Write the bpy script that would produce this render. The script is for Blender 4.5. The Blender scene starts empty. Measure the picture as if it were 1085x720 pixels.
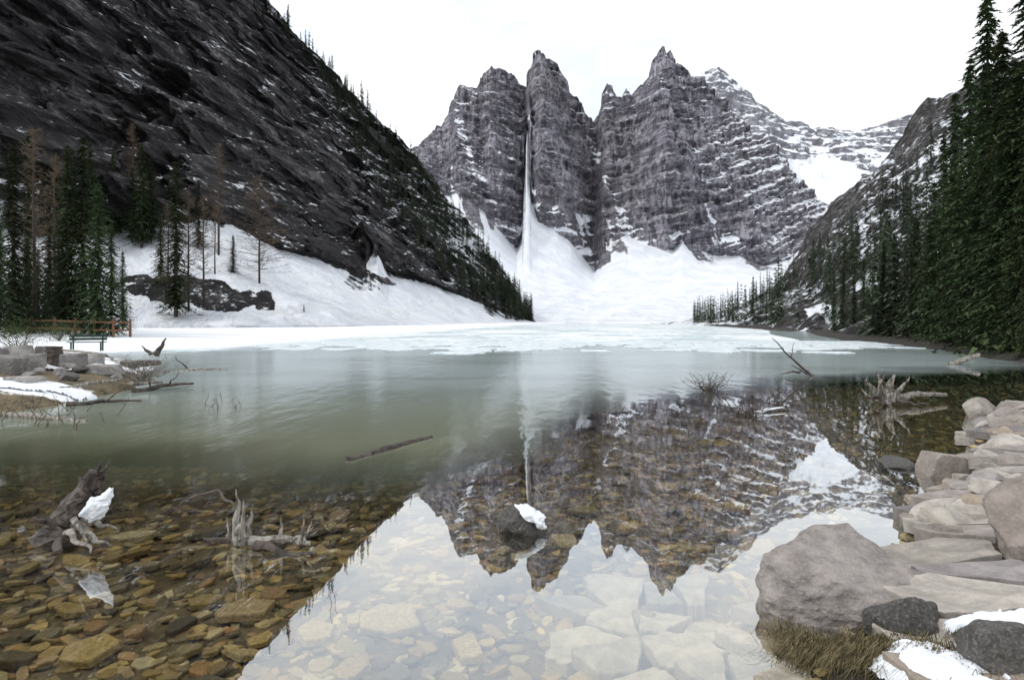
import bpy, bmesh, math, random
import numpy as np
from mathutils import Vector
random.seed(7)
F=707.0; H=2.0; HY=337.0; CX=542.5
scene=bpy.context.scene
col=scene.collection
# ------------------------------------------------------------------ numpy noise
def _h(i,j,k):
    n=(i*374761393+j*668265263+k*2147483647+1274126177)&0xffffffff
    n=((n^(n>>13))*1274126177)&0xffffffff
    n=((n^(n>>16))*2246822519)&0xffffffff
    return ((n^(n>>15))&0xffffff)/float(0xffffff)
def vn(x,y,z=0.0):
    x,y,z=np.broadcast_arrays(np.asarray(x,float),np.asarray(y,float),np.asarray(z,float))
    xi=np.floor(x).astype(np.int64);yi=np.floor(y).astype(np.int64);zi=np.floor(z).astype(np.int64)
    fx=x-xi;fy=y-yi;fz=z-zi
    fx=fx*fx*(3-2*fx);fy=fy*fy*(3-2*fy);fz=fz*fz*(3-2*fz)
    def g(a,b,c): return _h(xi+a,yi+b,zi+c)
    a=g(0,0,0)*(1-fx)+g(1,0,0)*fx; b=g(0,1,0)*(1-fx)+g(1,1,0)*fx
    c=g(0,0,1)*(1-fx)+g(1,0,1)*fx; d=g(0,1,1)*(1-fx)+g(1,1,1)*fx
    return (a*(1-fy)+b*fy)*(1-fz)+(c*(1-fy)+d*fy)*fz
def fbm(x,y,z=0.0,o=4):
    s=0;a=.5;t=0
    for i in range(o):
        s=s+a*vn(np.asarray(x)*2**i+i*17.3,np.asarray(y)*2**i+i*5.1,np.asarray(z)*2**i+i*9.7);t+=a;a*=.5
    return s/t*2-1
def ridged(x,y,z=0.0,o=4):
    s=0;a=.5;t=0
    for i in range(o):
        s=s+a*(1-np.abs(2*vn(np.asarray(x)*2**i+i*7.3,np.asarray(y)*2**i+i*3.1,np.asarray(z)*2**i+i*4.7)-1));t+=a;a*=.5
    return s/t
def sst(a,b,x):
    t=np.clip((np.asarray(x,float)-a)/(b-a),0,1);return t*t*(3-2*t)
def pt(px,py,Y): return Vector(((px-CX)/F*Y,Y,H+(HY-py)/F*Y))
# ------------------------------------------------------------------ object helpers
def tag(o,label=None,cat=None,group=None,kind=None):
    if label:o['label']=label
    if cat:o['category']=cat
    if group:o['group']=group
    if kind:o['kind']=kind
    return o
def mesh_data(name,verts,faces,mats,smooth=False,attrs=None,mi=None):
    me=bpy.data.meshes.new(name)
    me.from_pydata([tuple(v) for v in verts],[],faces)
    for m in (mats if isinstance(mats,(list,tuple)) else [mats]): me.materials.append(m)
    if smooth: me.polygons.foreach_set('use_smooth',[True]*len(me.polygons))
    if mi is not None: me.polygons.foreach_set('material_index',mi)
    for k,a in (attrs or {}).items():
        at=me.attributes.new(k,'FLOAT','POINT'); at.data.foreach_set('value',np.asarray(a,dtype=np.float32).ravel())
    me.update();return me
def link(name,me,parent=None,loc=None):
    o=bpy.data.objects.new(name,me);col.objects.link(o)
    if parent:o.parent=parent
    if loc is not None:o.location=loc
    return o
def empty(name,loc=(0,0,0)):
    o=bpy.data.objects.new(name,None);col.objects.link(o);o.location=loc;o.empty_display_size=.2;return o
class MB:
    def __init__(s): s.v=[];s.f=[]
    def add(s,v,f):
        n=len(s.v); s.v.extend([tuple(q) for q in v]); s.f.extend([tuple(i+n for i in q) for q in f])
    def tube(s,pts,rad,n=7,jit=0.0,seed=0):
        rr=random.Random(seed);pts=[Vector(p) for p in pts];base=len(s.v);fl=[1+rr.uniform(-jit,jit)*1.6 for _ in range(n)]
        for i,p in enumerate(pts):
            d=(pts[min(i+1,len(pts)-1)]-pts[max(i-1,0)])
            d=d.normalized() if d.length>1e-9 else Vector((0,0,1))
            a=d.cross(Vector((.31,.17,.93)));a=a.normalized();b=d.cross(a)
            for k in range(n):
                t=2*math.pi*k/n; r=rad[i]*(fl[k]+rr.uniform(-jit,jit)*.5)
                s.v.append(tuple(p+a*math.cos(t)*r+b*math.sin(t)*r))
            if i:
                o=base+i*n
                for k in range(n): s.f.append((o-n+k,o-n+(k+1)%n,o+(k+1)%n,o+k))
        s.f.append(tuple(base+k for k in range(n))[::-1]); e=base+(len(pts)-1)*n; s.f.append(tuple(e+k for k in range(n)))
    def box(s,c,d):
        x,y,z=c;a,b,e=[q/2 for q in d]
        s.add([(x+i*a,y+j*b,z+k*e) for k in (-1,1) for j in (-1,1) for i in (-1,1)],[(0,2,3,1),(4,5,7,6),(0,1,5,4),(2,6,7,3),(0,4,6,2),(1,3,7,5)])
    def obj(s,name,mat,parent=None,smooth=False):
        return link(name,mesh_data(name,s.v,s.f,mat,smooth),parent)
def limb(a,b,r0,r1,n=7,wig=.05,seed=0,sag=0):
    rr=random.Random(seed);a=Vector(a);b=Vector(b);L=(b-a).length;P=[];R=[]
    ph=[rr.uniform(0,6.28) for _ in range(6)]
    for i in range(n):
        t=i/(n-1);p=a.lerp(b,t);e=math.sin(math.pi*t)
        p+=Vector([math.sin(ph[c]+t*5)*e+.5*math.sin(ph[c+3]+t*13)*e for c in range(3)])*wig*L
        p.z-=sag*e*L
        P.append(p);R.append(r0+(r1-r0)*t**.8)
    return P,R
# ------------------------------------------------------------------ materials
class NT:
    def __init__(s,name):
        s.m=bpy.data.materials.new(name);s.m.use_nodes=True;s.t=s.m.node_tree;s.t.nodes.clear()
        s.out=s.t.nodes.new('ShaderNodeOutputMaterial')
    def n(s,ty,ins=None,**kw):
        o=s.t.nodes.new('ShaderNode'+ty)
        for k,v in kw.items(): setattr(o,k,v)
        for k,v in (ins or {}).items():
            sk=o.inputs[k]
            if hasattr(v,'is_output') : s.t.links.new(v,sk)
            else: sk.default_value=v
        return o
    def math(s,op,a,b=0.0,c=None,clamp=False):
        d={0:a,1:b}
        if c is not None:d[2]=c
        return s.n('Math',d,operation=op,use_clamp=clamp).outputs[0]
    def mix(s,f,a,b):
        o=s.n('Mix',data_type='RGBA')
        for i,v in ((0,f),(6,a),(7,b)):
            if hasattr(v,'is_output'): s.t.links.new(v,o.inputs[i])
            else: o.inputs[i].default_value=v if i==0 else (tuple(v)+(1,))[:4]
        return o.outputs[2]
    def rng(s,v,a,b,c=0.0,d=1.0): 
        return s.n('MapRange',{0:v,1:a,2:b,3:c,4:d},interpolation_type='SMOOTHSTEP').outputs[0]
    def coord(s,scale=(1,1,1),rot=(0,0,0),loc=(0,0,0)):
        g=s.n('TexCoord').outputs['Object']
        return s.n('Mapping',{'Vector':g,'Scale':scale,'Rotation':rot,'Location':loc}).outputs[0]
    def noise(s,vec,scale,det=6,rough=.6,dist=0):
        return s.n('TexNoise',{'Vector':vec,'Scale':scale,'Detail':det,'Roughness':rough,'Distortion':dist}).outputs[0]
    def done(s,sh): s.t.links.new(sh,s.out.inputs[0]);return s.m
def attr(nt,name): return nt.n('Attribute',attribute_name=name).outputs['Fac']
def mountain_mat(name,dark,light,tint,strata,rot,frac,fine,bumpd,k,t0,nc,patch=.02,contrast=(.4,.62),bw=(.5,.6,.7),slo=(.72,.75,.81),shi=(.82,.84,.87),speck=0.0,crw=.07,cd=.8,fd=.65,dist=.8):
    nt=NT(name)
    g=nt.n('TexCoord').outputs['Object']
    r=nt.n('Mapping',{'Vector':g,'Rotation':rot}).outputs[0]
    sv=nt.n('Mapping',{'Vector':r,'Scale':strata}).outputs[0]
    fv=nt.n('Mapping',{'Vector':r,'Scale':frac}).outputs[0]
    bands=nt.noise(sv,1,10,.72,dist)
    crk=nt.math('ABSOLUTE',nt.math('SUBTRACT',nt.noise(fv,1,9,.68,.9),.5))
    crk=nt.rng(crk,0.0,crw)
    fn=nt.noise(nt.coord(),fine,10,.75)
    big=nt.noise(nt.coord(),patch,4,.55)
    c=nt.mix(nt.rng(bands,contrast[0],contrast[1]),dark,light)
    c=nt.mix(nt.math('MULTIPLY',nt.rng(big,.42,.62),.6),c,tint)
    c=nt.mix(nt.math('MULTIPLY',nt.rng(fn,.58,.42),fd),c,[q*.4 for q in dark])
    c=nt.mix(nt.math('MULTIPLY',nt.math('SUBTRACT',1.0,crk),cd),c,[q*.3 for q in dark])
    hgt=nt.math('ADD',nt.math('ADD',nt.math('MULTIPLY',bands,bw[0]),nt.math('MULTIPLY',crk,bw[1]*.35)),nt.math('MULTIPLY',fn,bw[2]))
    bp=nt.n('Bump',{'Strength':1.0,'Distance':bumpd,'Height':hgt})
    nz=nt.n('SeparateXYZ',{0:bp.outputs[0]}).outputs[2]
    f=nt.math('ADD',attr(nt,'snow'),nt.math('MULTIPLY',nt.math('SUBTRACT',nz,t0),k))
    f=nt.math('ADD',f,nt.math('MULTIPLY',nt.math('SUBTRACT',fn,.5),nc))
    if speck: 
        s2=nt.n('Mapping',{'Vector':r,'Scale':tuple(q*2.6 for q in strata),'Location':(7,3,1)}).outputs[0]
        f=nt.math('ADD',f,nt.math('MULTIPLY',nt.math('SUBTRACT',nt.noise(s2,1,8,.7,.5),.5),speck))
    f=nt.rng(f,.40,.60)
    sh_=nt.noise(nt.coord((1,1,.35)),fine*.3,6,.6)
    sn=nt.mix(nt.rng(sh_,.35,.65),slo,shi)
    c=nt.mix(f,c,sn)
    h2=nt.math('ADD',nt.math('MULTIPLY',hgt,nt.math('SUBTRACT',1.0,nt.math('MULTIPLY',f,.85))),nt.math('MULTIPLY',nt.math('MULTIPLY',sh_,f),.8))
    b2=nt.n('Bump',{'Strength':1.0,'Distance':bumpd,'Height':h2})
    p=nt.n('BsdfPrincipled',{'Base Color':c,'Roughness':.8,'Normal':b2.outputs[0],'Specular IOR Level':.25})
    return nt.done(p.outputs[0])
def rock_mat(name,cols,scale=6,rough=.8,bump=.02,spec=.3,dk=.5,pale=.5):
    nt=NT(name)
    ra=nt.math('FRACT',nt.math('ADD',nt.n('ObjectInfo').outputs['Random'],attr(nt,'rnd')))
    rp=nt.n('ValToRGB',{0:ra});e=rp.color_ramp;e.interpolation='LINEAR'
    while len(e.elements)<len(cols): e.elements.new(.5)
    for i,cc in enumerate(cols): e.elements[i].position=i/(len(cols)-1);e.elements[i].color=tuple(cc)+(1,)
    co=nt.coord()
    n1=nt.noise(co,scale,8,.65);n2=nt.noise(co,scale*7,6,.7);n3=nt.noise(co,scale*.4,3,.5,.5)
    n4=nt.noise(co,scale*30,3,.6)
    c=nt.mix(nt.rng(n1,.35,.65),nt.mix(dk,rp.outputs[0],(.03,.028,.025)),rp.outputs[0])
    c=nt.mix(nt.math('MULTIPLY',nt.rng(n2,.45,.7),pale),c,nt.mix(.55,rp.outputs[0],(.5,.48,.45)))
    c=nt.mix(nt.math('MULTIPLY',nt.rng(n3,.5,.65),.4),c,nt.mix(.6,rp.outputs[0],(.06,.05,.035)))
    c=nt.mix(nt.math('MULTIPLY',nt.rng(n4,.55,.7),.45),c,(.05,.045,.04))
    h=nt.math('ADD',n1,nt.math('MULTIPLY',nt.math('ADD',n2,nt.math('MULTIPLY',n4,.3)),.4))
    bp=nt.n('Bump',{'Strength':.9,'Distance':bump,'Height':h})
    p=nt.n('BsdfPrincipled',{'Base Color':c,'Roughness':rough,'Normal':bp.outputs[0],'Specular IOR Level':spec})
    return nt.done(p.outputs[0])
def simple_mat(name,a,b,scale,rough=.85,bump=.01,stretch=(1,1,1),spec=.2,rand=0.0):
    nt=NT(name);n1=nt.noise(nt.coord(stretch),scale,7,.65)
    c=nt.mix(nt.rng(n1,.35,.65),a,b)
    if rand:
        ra=nt.n('ObjectInfo').outputs['Random']
        hs=nt.n('HueSaturation',{'Hue':nt.math('ADD',.5,nt.math('MULTIPLY',nt.math('SUBTRACT',ra,.5),.05)),'Value':nt.math('ADD',1-rand/2,nt.math('MULTIPLY',ra,rand)),'Color':c})
        c=hs.outputs[0]
    bp=nt.n('Bump',{'Strength':.8,'Distance':bump,'Height':n1})
    p=nt.n('BsdfPrincipled',{'Base Color':c,'Roughness':rough,'Normal':bp.outputs[0],'Specular IOR Level':spec})
    return nt.done(p.outputs[0])
R=math.radians
M={}
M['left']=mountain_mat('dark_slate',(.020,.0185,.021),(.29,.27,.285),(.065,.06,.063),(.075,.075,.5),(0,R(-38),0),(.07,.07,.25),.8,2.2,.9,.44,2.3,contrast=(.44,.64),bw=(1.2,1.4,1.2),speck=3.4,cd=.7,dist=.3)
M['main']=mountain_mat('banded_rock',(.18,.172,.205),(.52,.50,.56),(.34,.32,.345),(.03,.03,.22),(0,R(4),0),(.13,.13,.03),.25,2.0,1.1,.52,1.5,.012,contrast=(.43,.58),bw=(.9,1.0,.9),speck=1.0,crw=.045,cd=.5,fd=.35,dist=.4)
M['far']=mountain_mat('hazed_pale_banded_rock',(.26,.26,.30),(.45,.44,.48),(.34,.33,.37),(.02,.02,.12),(0,R(-8),0),(.05,.05,.012),.12,2.6,1.0,.42,1.8,.006,bw=(.8,.8,1.0),speck=1.6,cd=.5,fd=.4)  # pale banded rock, with slight bluish distance haze mixed into its colours
M['right']=mountain_mat('scree_rock',(.07,.066,.064),(.30,.285,.28),(.15,.13,.115),(.12,.12,.3),(0,R(28),0),(.2,.2,.1),.5,1.6,1.0,.56,2.4,.03,bw=(.7,.7,1.0),speck=2.2)
M['stone']=rock_mat('submerged_rock',[(.07,.06,.035),(.46,.32,.11),(.14,.11,.06),(.68,.50,.19),(.10,.095,.06),(.5,.41,.20),(.38,.20,.07),(.62,.53,.34),(.06,.05,.04)],7,.7,.012)
M['slab']=rock_mat('pale_slab_rock',[(.40,.35,.27),(.55,.48,.37),(.30,.27,.22)],6,.7,.01)
M['flag']=rock_mat('flagstone_rock',[(.35,.315,.275),(.50,.455,.40),(.22,.205,.20),(.38,.30,.22),(.33,.30,.295),(.53,.485,.43),(.27,.225,.19),(.42,.37,.345)],5,.85,.012,dk=.4,pale=.35)
M['boulder']=rock_mat('boulder_rock',[(.40,.355,.33),(.37,.33,.31)],6,.9,.035,dk=.45)
M['darkrock']=rock_mat('dark_rock',[(.06,.055,.05),(.10,.092,.084)],7,.6,.03,.4)
M['grey']=rock_mat('grey_block_rock',[(.34,.325,.31),(.20,.19,.18),(.42,.40,.38)],4,.85,.03)
M['snow']=simple_mat('snow',(.76,.79,.84),(.84,.86,.89),9,.6,.03)
M['dead']=simple_mat('weathered_wood',(.07,.06,.05),(.38,.35,.31),16,.85,.02,(1,1,.25))
M['darkwood']=simple_mat('dark_wet_wood',(.02,.016,.013),(.10,.075,.06),12,.55,.025,(1,1,.4),.4)
M['rail']=simple_mat('rail_wood',(.12,.06,.035),(.22,.12,.07),10,.8,.01)
M['bark']=simple_mat('bark',(.035,.027,.022),(.10,.08,.065),3,.9,.03,(1,1,.3))
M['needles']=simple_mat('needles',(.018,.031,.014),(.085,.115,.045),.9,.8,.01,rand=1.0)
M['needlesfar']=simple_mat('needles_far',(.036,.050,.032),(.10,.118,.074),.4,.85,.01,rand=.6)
M['twig']=simple_mat('larch_twig',(.07,.05,.035),(.16,.12,.085),2,.9,.01)
M['grass']=simple_mat('dry_grass',(.05,.045,.02),(.22,.175,.095),20,.8,.005)
M['shrub']=simple_mat('shrub_leaf',(.03,.05,.015),(.09,.12,.04),3,.8,.01)
M['bench']=simple_mat('bench_paint',(.03,.055,.045),(.05,.08,.065),8,.7,.005)
nt=NT('lake_ice');a=nt.noise(nt.coord((.5,.35,1)),.16,6,.6,.4);b=nt.noise(nt.coord((1,.5,1)),.9,6,.65)
f=nt.rng(nt.math('ADD',a,nt.math('MULTIPLY',nt.math('SUBTRACT',b,.5),.7)),.44,.58)
c=nt.mix(f,(.82,.85,.87),(.48,.57,.58))
M['ice']=nt.done(nt.n('BsdfPrincipled',{'Base Color':c,'Roughness':.5,'Normal':nt.n('Bump',{'Strength':.6,'Distance':.08,'Height':b}).outputs[0]}).outputs[0])
M['floe']=simple_mat('floe_ice',(.48,.57,.59),(.80,.83,.85),.8,.5,.02)
nt=NT('ground_soil');co=nt.coord();a=nt.noise(co,1.3,8,.65);b=nt.noise(co,11,6,.7);v=nt.n('TexVoronoi',{'Vector':co,'Scale':14.0})
c=nt.mix(nt.rng(a,.38,.62),(.04,.033,.02),(.16,.12,.07))
c=nt.mix(nt.math('MULTIPLY',nt.rng(b,.42,.62),.6),c,(.05,.042,.03))
vc=nt.n('SeparateColor',{0:v.outputs['Color']}).outputs[0]
c=nt.mix(nt.math('MULTIPLY',vc,.4),c,(.30,.23,.12))
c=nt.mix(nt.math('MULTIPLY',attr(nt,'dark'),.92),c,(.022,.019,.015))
f=nt.rng(nt.math('ADD',attr(nt,'snow'),nt.math('MULTIPLY',nt.math('SUBTRACT',a,.5),1.0)),.45,.55)
c=nt.mix(f,c,(.82,.84,.87))
h=nt.math('SUBTRACT',b,nt.math('MULTIPLY',v.outputs['Distance'],.8))
M['ground']=nt.done(nt.n('BsdfPrincipled',{'Base Color':c,'Roughness':.85,'Normal':nt.n('Bump',{'Strength':nt.math('SUBTRACT',.9,nt.math('MULTIPLY',f,.8)),'Distance':.05,'Height':h}).outputs[0]}).outputs[0])
# water
nt=NT('lake_water');dp=attr(nt,'deep')
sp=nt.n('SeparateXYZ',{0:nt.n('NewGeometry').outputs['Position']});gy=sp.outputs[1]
w1=nt.noise(nt.coord((1,.35,1)),2.2,3,.5);w2=nt.noise(nt.coord((1,.5,1)),.5,4,.5)
bp=nt.n('Bump',{'Strength':nt.math('ADD',.009,nt.math('MULTIPLY',dp,.12)),'Distance':.12,'Height':nt.math('ADD',w1,w2)})
fc=nt.n('LayerWeight',{'Blend':.5}).outputs['Facing']
Rf=nt.math('POWER',fc,1.7);Rf=nt.math('MULTIPLY',Rf,nt.math('SUBTRACT',1.0,nt.math('MULTIPLY',dp,.47)),clamp=True)
gl=nt.n('BsdfGlossy',{'Color':(.95,.98,1,1),'Roughness':nt.math('ADD',.008,nt.math('MULTIPLY',dp,.12)),'Normal':bp.outputs[0]})
tr=nt.n('BsdfTransparent',{'Color':(.97,.95,.84,1)})
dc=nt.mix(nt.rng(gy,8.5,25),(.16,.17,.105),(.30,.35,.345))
dc=nt.mix(nt.math('MULTIPLY',nt.rng(nt.noise(nt.coord((.25,.6,1)),.35,4,.5),.42,.65),.35),dc,(.13,.16,.13))
df=nt.n('BsdfDiffuse',{'Color':dc})
u=nt.n('MixShader',{0:dp,1:tr.outputs[0],2:df.outputs[0]})
M['water']=nt.done(nt.n('MixShader',{0:Rf,1:u.outputs[0],2:gl.outputs[0]}).outputs[0])
# ------------------------------------------------------------------ lake outline & ground
LAKE=[(1.3,.9),(1.45,3.0),(1.75,3.8),(2.6,4.9),(3.75,6.2),(5.2,7.8),(7.35,10.6),(10.9,14.8),(13.8,16.2),(18,20),(22.5,27),(23.5,33),(27,42),(30,61),(41,94),(58,235),(20,245),(5,202),(-19,45),(-24,38),(-14.5,27),(-10.6,19),(-10.3,15.2),(-11.5,13.2),(-14,9),(-15,.9)]
LP=np.array(LAKE,float)
def lake_sd(x,y):
    x=np.asarray(x,float);y=np.asarray(y,float);d=np.full(x.shape,1e9);ins=np.zeros(x.shape,bool);n=len(LP)
    for i in range(n):
        ax,ay=LP[i];bx,by=LP[(i+1)%n];ex,ey=bx-ax,by-ay
        t=np.clip(((x-ax)*ex+(y-ay)*ey)/(ex*ex+ey*ey),0,1)
        d=np.minimum(d,np.hypot(x-ax-t*ex,y-ay-t*ey))
        c=((ay>y)!=(by>y))
        xx=ax+(y-ay)*ex/(ey if abs(ey)>1e-9 else 1e-9)
        ins^=(c&(x<xx))
    return np.where(ins,-d,d)
BX=[-30,-7,-3.5,-1.2,.3,1.7,6,11.3,20,60];BY=[9.8,9.1,8.6,8.5,10.8,15.4,19,22.5,27,60]
def deepness(x,y):
    yb=np.interp(x,BX,BY);wob=1.1*fbm(np.asarray(x)*.6,np.asarray(y)*.4,3.3,4)*(1+np.asarray(y)*.05)
    return np.asarray(y)-yb+wob
def gh(x,y):
    x=np.asarray(x,float);y=np.asarray(y,float)
    s=lake_sd(x,y)+.3*fbm(x*.9,y*.9,1.1,3)*np.clip(y/8,.4,2)*np.where((x>0)&(y<16),.5,1)
    land=.26*(1-np.exp(-np.clip(s,0,None)/.45))+.55*(1-np.exp(-np.clip(s,0,None)/7))+.05*fbm(x*1.5,y*1.5,5,3)*np.clip(s,0,1)
    far=np.clip(s-40,0,None)*.02
    i=np.clip(-s,0,None)
    bed=-.40*(1-np.exp(-i/.5))-sst(1.0,12,deepness(x,y))*3.5*np.clip(i/3,0,1)+.05*fbm(x*1.2,y*1.2,8,4)*np.clip(i,0,1)
    return np.where(s>0,land+far,bed)
def grid_faces(nr,nc):
    i=np.arange(nr-1)[:,None]*nc+np.arange(nc-1)[None,:];i=i.ravel()
    return np.stack([i,i+1,i+nc+1,i+nc],1).tolist()
tx=np.linspace(-1,1,300);gx=900*np.sinh(6.6*tx)/np.sinh(6.6)
ty=np.linspace(0,1,330);gyy=-6+1200*(np.exp(5.6*ty)-1)/(np.exp(5.6)-1)
GX,GY=np.meshgrid(gx,gyy);GZ=gh(GX,GY);SD=lake_sd(GX,GY)
gs=sst(30,40,GY)*(GX<60)*.9+sst(200,230,GY)*.9
gs=np.where((GX>8)&(GY<200),.12,gs)
gs=np.maximum(gs,.95*np.exp(-((GY-16.2)/1.0)**2)*(GX<-10.6)*(GX>-17))
gs=np.maximum(gs,.62*sst(19,22,GY)*(GX<-10)*sst(-4,3,fbm(GX*.35,GY*.35,3,3)*6))
gs=np.clip(gs,0,1)
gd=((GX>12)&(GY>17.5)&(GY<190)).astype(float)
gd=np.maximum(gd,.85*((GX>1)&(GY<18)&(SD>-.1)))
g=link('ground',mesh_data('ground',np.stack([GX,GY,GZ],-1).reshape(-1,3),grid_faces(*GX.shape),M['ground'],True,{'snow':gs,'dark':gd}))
tag(g,kind='structure')
wx=np.concatenate([np.linspace(-50,-16,18),np.linspace(-15.5,16,150),np.linspace(17,90,50)])
wy=np.concatenate([np.linspace(-.5,30,170),np.linspace(31,250,80)])
WX,WY=np.meshgrid(wx,wy);dpv=np.clip((deepness(WX,WY)+1.6)/4.2,0,1)**.8
w=link('water',mesh_data('water',np.stack([WX,WY,WX*0],-1).reshape(-1,3),grid_faces(*WX.shape),M['water'],True,{'deep':dpv}));tag(w,kind='structure')
# ------------------------------------------------------------------ mountains (lofted surfaces)
class Loft:
    def __init__(s,rows,p0,p1,nc,nv):
        px=np.linspace(p0,p1,nc);vs=[r[0] for r in rows]
        A=np.array([np.interp(px,[q[0] for q in r[1]],[q[1] for q in r[1]]) for r in rows])
        D=np.array([np.interp(px,[q[0] for q in r[1]],[q[2] for q in r[1]]) for r in rows])
        v=np.linspace(vs[0],vs[-1],nv)
        s.PX=np.repeat(px[None],nv,0);s.V=np.repeat(v[:,None],nc,1)
        s.PY=np.array([np.interp(v,vs,A[:,k]) for k in range(nc)]).T
        s.Y=np.array([np.interp(v,vs,D[:,k]) for k in range(nc)]).T
        s.X=(s.PX-CX)/F*s.Y;s.Z=H+(HY-s.PY)/F*s.Y
        s.snow=np.zeros_like(s.X)
    def build(s,name,mat,back=70):
        s.Z[0]-=2.0
        X,Y,Z,S=s.X,s.Y,s.Z,s.snow
        for k in range(1,7):
            X=np.vstack([X,s.X[-1:]*(1+.02*k)]);Y=np.vstack([Y,s.Y[-1:]+back*k/6]);Z=np.vstack([Z,s.Z[-1:]*(1-.13*k)-k]);S=np.vstack([S,S[-1:]])
        o=link(name,mesh_data(name,np.stack([X,Y,Z],-1).reshape(-1,3),grid_faces(*X.shape),mat,True,{'snow':S}))
        tag(o,kind='structure');s.qx=CX+s.X/s.Y*F;s.qy=HY-(s.Z-H)/s.Y*F;return o
    def at(s,px,py):
        i=int(np.argmin((s.qx-px)**2+(s.qy-py)**2));return Vector((s.X.flat[i],s.Y.flat[i],s.Z.flat[i]))
def terr(Z,X,per,tilt,amp,seed):
    q=(Z+tilt*X+per*.7*fbm(X*.03,Z*.03,seed,4))/per;t=q-np.floor(q)
    return amp*(sst(.65,1,t)-t)*(.25+1.2*vn(np.floor(q)*3.1,X*.05,seed))
Tf=[(640,110,820),(700,86,820),(735,76,830),(750,72,830),(762,67,830),(776,73,830),(800,95,820),(815,108,820),(830,118,820),(860,132,820),(900,136,800),(930,130,780),(950,124,760),(1000,110,740),(1040,100,740)]
L=Loft([(0,[(640,290,600),(1040,290,600)]),(.3,[(640,215,640),(820,222,650),(870,218,660),(920,205,660),(1040,200,640)]),(.7,[(640,165,760),(800,150,760),(860,172,760),(930,165,730),(1040,140,700)]),(1,Tf)],640,1040,400,220)
n=fbm(L.X*.02,L.Z*.03,2,5)
L.Y+=34*(ridged(L.X*.016,L.Z*.01,4,5)-.5)+terr(L.Z,L.X,14,.16,5,4)+14*ridged(L.X*.05,L.Z*.03,8,5)+6*n
L.Z+=3.0*fbm(L.X*.06,L.Y*.03,9,5)
L.snow=.36+.35*n+sst(1.2,.7,((L.PX-872)/52)**2+((L.PY-192)/26)**2+.8*n)*.9
L.snow+=.5*sst(.8,.0,((L.PX-830)/60)**2+((L.PY-225)/9)**2)
L.build('far_snowy_mountain',M['far'],120)
# main peaks
T=[(425,166),(440,160),(447,152),(457,146),(470,134),(477,116),(482,100),(490,93),(500,92),(507,93),(512,81),(520,75),(530,77),(545,86),(552,92),(557,97),(560,80),(565,61),(570,57),(573,58),(577,66),(584,70),(590,75),(597,85),(603,98),(612,112),(620,126),(629,132),(634,124),(637,101),(641,94),(646,98),(650,104),(656,108),(661,99),(667,106),(675,96),(684,86),(690,68),(695,58),(701,53),(704,58),(709,57),(714,66),(722,73),(735,86),(750,97),(770,115),(800,146),(830,176),(855,203),(875,228)]
off=lambda p:np.interp(p,[425,470,482,500,512,520,545,557,573,600,628,640,660,672,700,735,770,800,840,875],[26,14,4,-4,6,-8,6,32,-22,0,28,6,16,6,-20,-6,10,-8,10,30])
Tr=[(a,b+1.5*math.sin(a*1.7),520+.35*float(off(a))) for a,b in T]
Bs=[(425,180),(440,184),(455,196),(470,214),(485,205),(500,215),(515,228),(530,246),(548,268),(553,255),(555,175),(558,138),(561,150),(563,215),(570,236),(590,247),(605,258),(620,276),(630,284),(638,268),(650,256),(662,250),(680,258),(700,266),(712,266),(722,255),(740,266),(760,272),(780,272),(805,283),(835,278),(850,262),(875,240)]
Br=[(a,b,430+(50 if 553<a<563 else 0)+.5*float(off(a))) for a,b in Bs]
Mr=[(a,b*.45+float(np.interp(a,[q[0] for q in Bs],[q[1] for q in Bs]))*.55,462+1.0*float(off(a))) for a,b in T]
Ar=[(425,343,250),(565,342.5,240),(720,342,245),(875,341,245)]
Am=[(425,270,330),(500,280,330),(565,302,320),(620,312,320),(700,308,325),(760,300,340),(835,300,350),(875,290,350)]
L=Loft([(0,Ar),(.18,Am),(.36,Br),(.62,Mr),(1,Tr)],425,875,800,480)
rk=sst(.33,.42,L.V)
n=fbm(L.X*.03,L.Z*.03,1,5)
tilt=np.interp(L.PX,[430,560,640,720,870],[.45,.25,.05,-.05,-.25])
wx_=L.X+5*fbm(L.X*.03,L.Z*.03,77,3)+.16*L.Z
rg1=ridged(wx_*.026,L.Z*.006,2,4);rg2=ridged(wx_*.085,L.Z*.014,6,4)
L.Y+=rk*(25*(.55-rg1)+13*(.5-rg2)+5*(.5-ridged(wx_*.24,L.Z*.05,16,4))+3*fbm(L.X*.2,L.Z*.2,6,4)+terr(L.Z,L.X,13,tilt,9,1)+terr(L.Z,L.X,5,tilt,3,7))
L.X+=rk*2.0*fbm(L.Z*.12,L.X*.06,12,4)
L.Z+=rk*2.4*fbm(L.X*.22,L.Y*.08,15,5)+(1-rk)*2.6*fbm(L.X*.035,L.Y*.012,3,5)*sst(.02,.1,L.V)
edge=.375+.14*fbm(L.X*.085,L.Z*.02,31,5)+.20*sst(.5,.25,rg2)*sst(640,600,L.PX)+.12*sst(.5,.25,rg2)
S=sst(.02,-.02,L.V-edge)
S+=.06+.4*n*rk+.45*rk*sst(.45,.25,rg2)*sst(.85,.5,L.V)
S+=rk*.36*sst(725,790,L.PX)*sst(.3,.8,L.V)+rk*.12*sst(.72,1,L.V)
S-=rk*.12*sst(640,700,L.PX)*sst(800,760,L.PX)*sst(.75,.5,L.V)
S-=1.1*sst(.57,.69,.5+.5*fbm(wx_*.07,L.Y*.012,90,5))*sst(.2,.34,L.V)*(1-rk)
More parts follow.
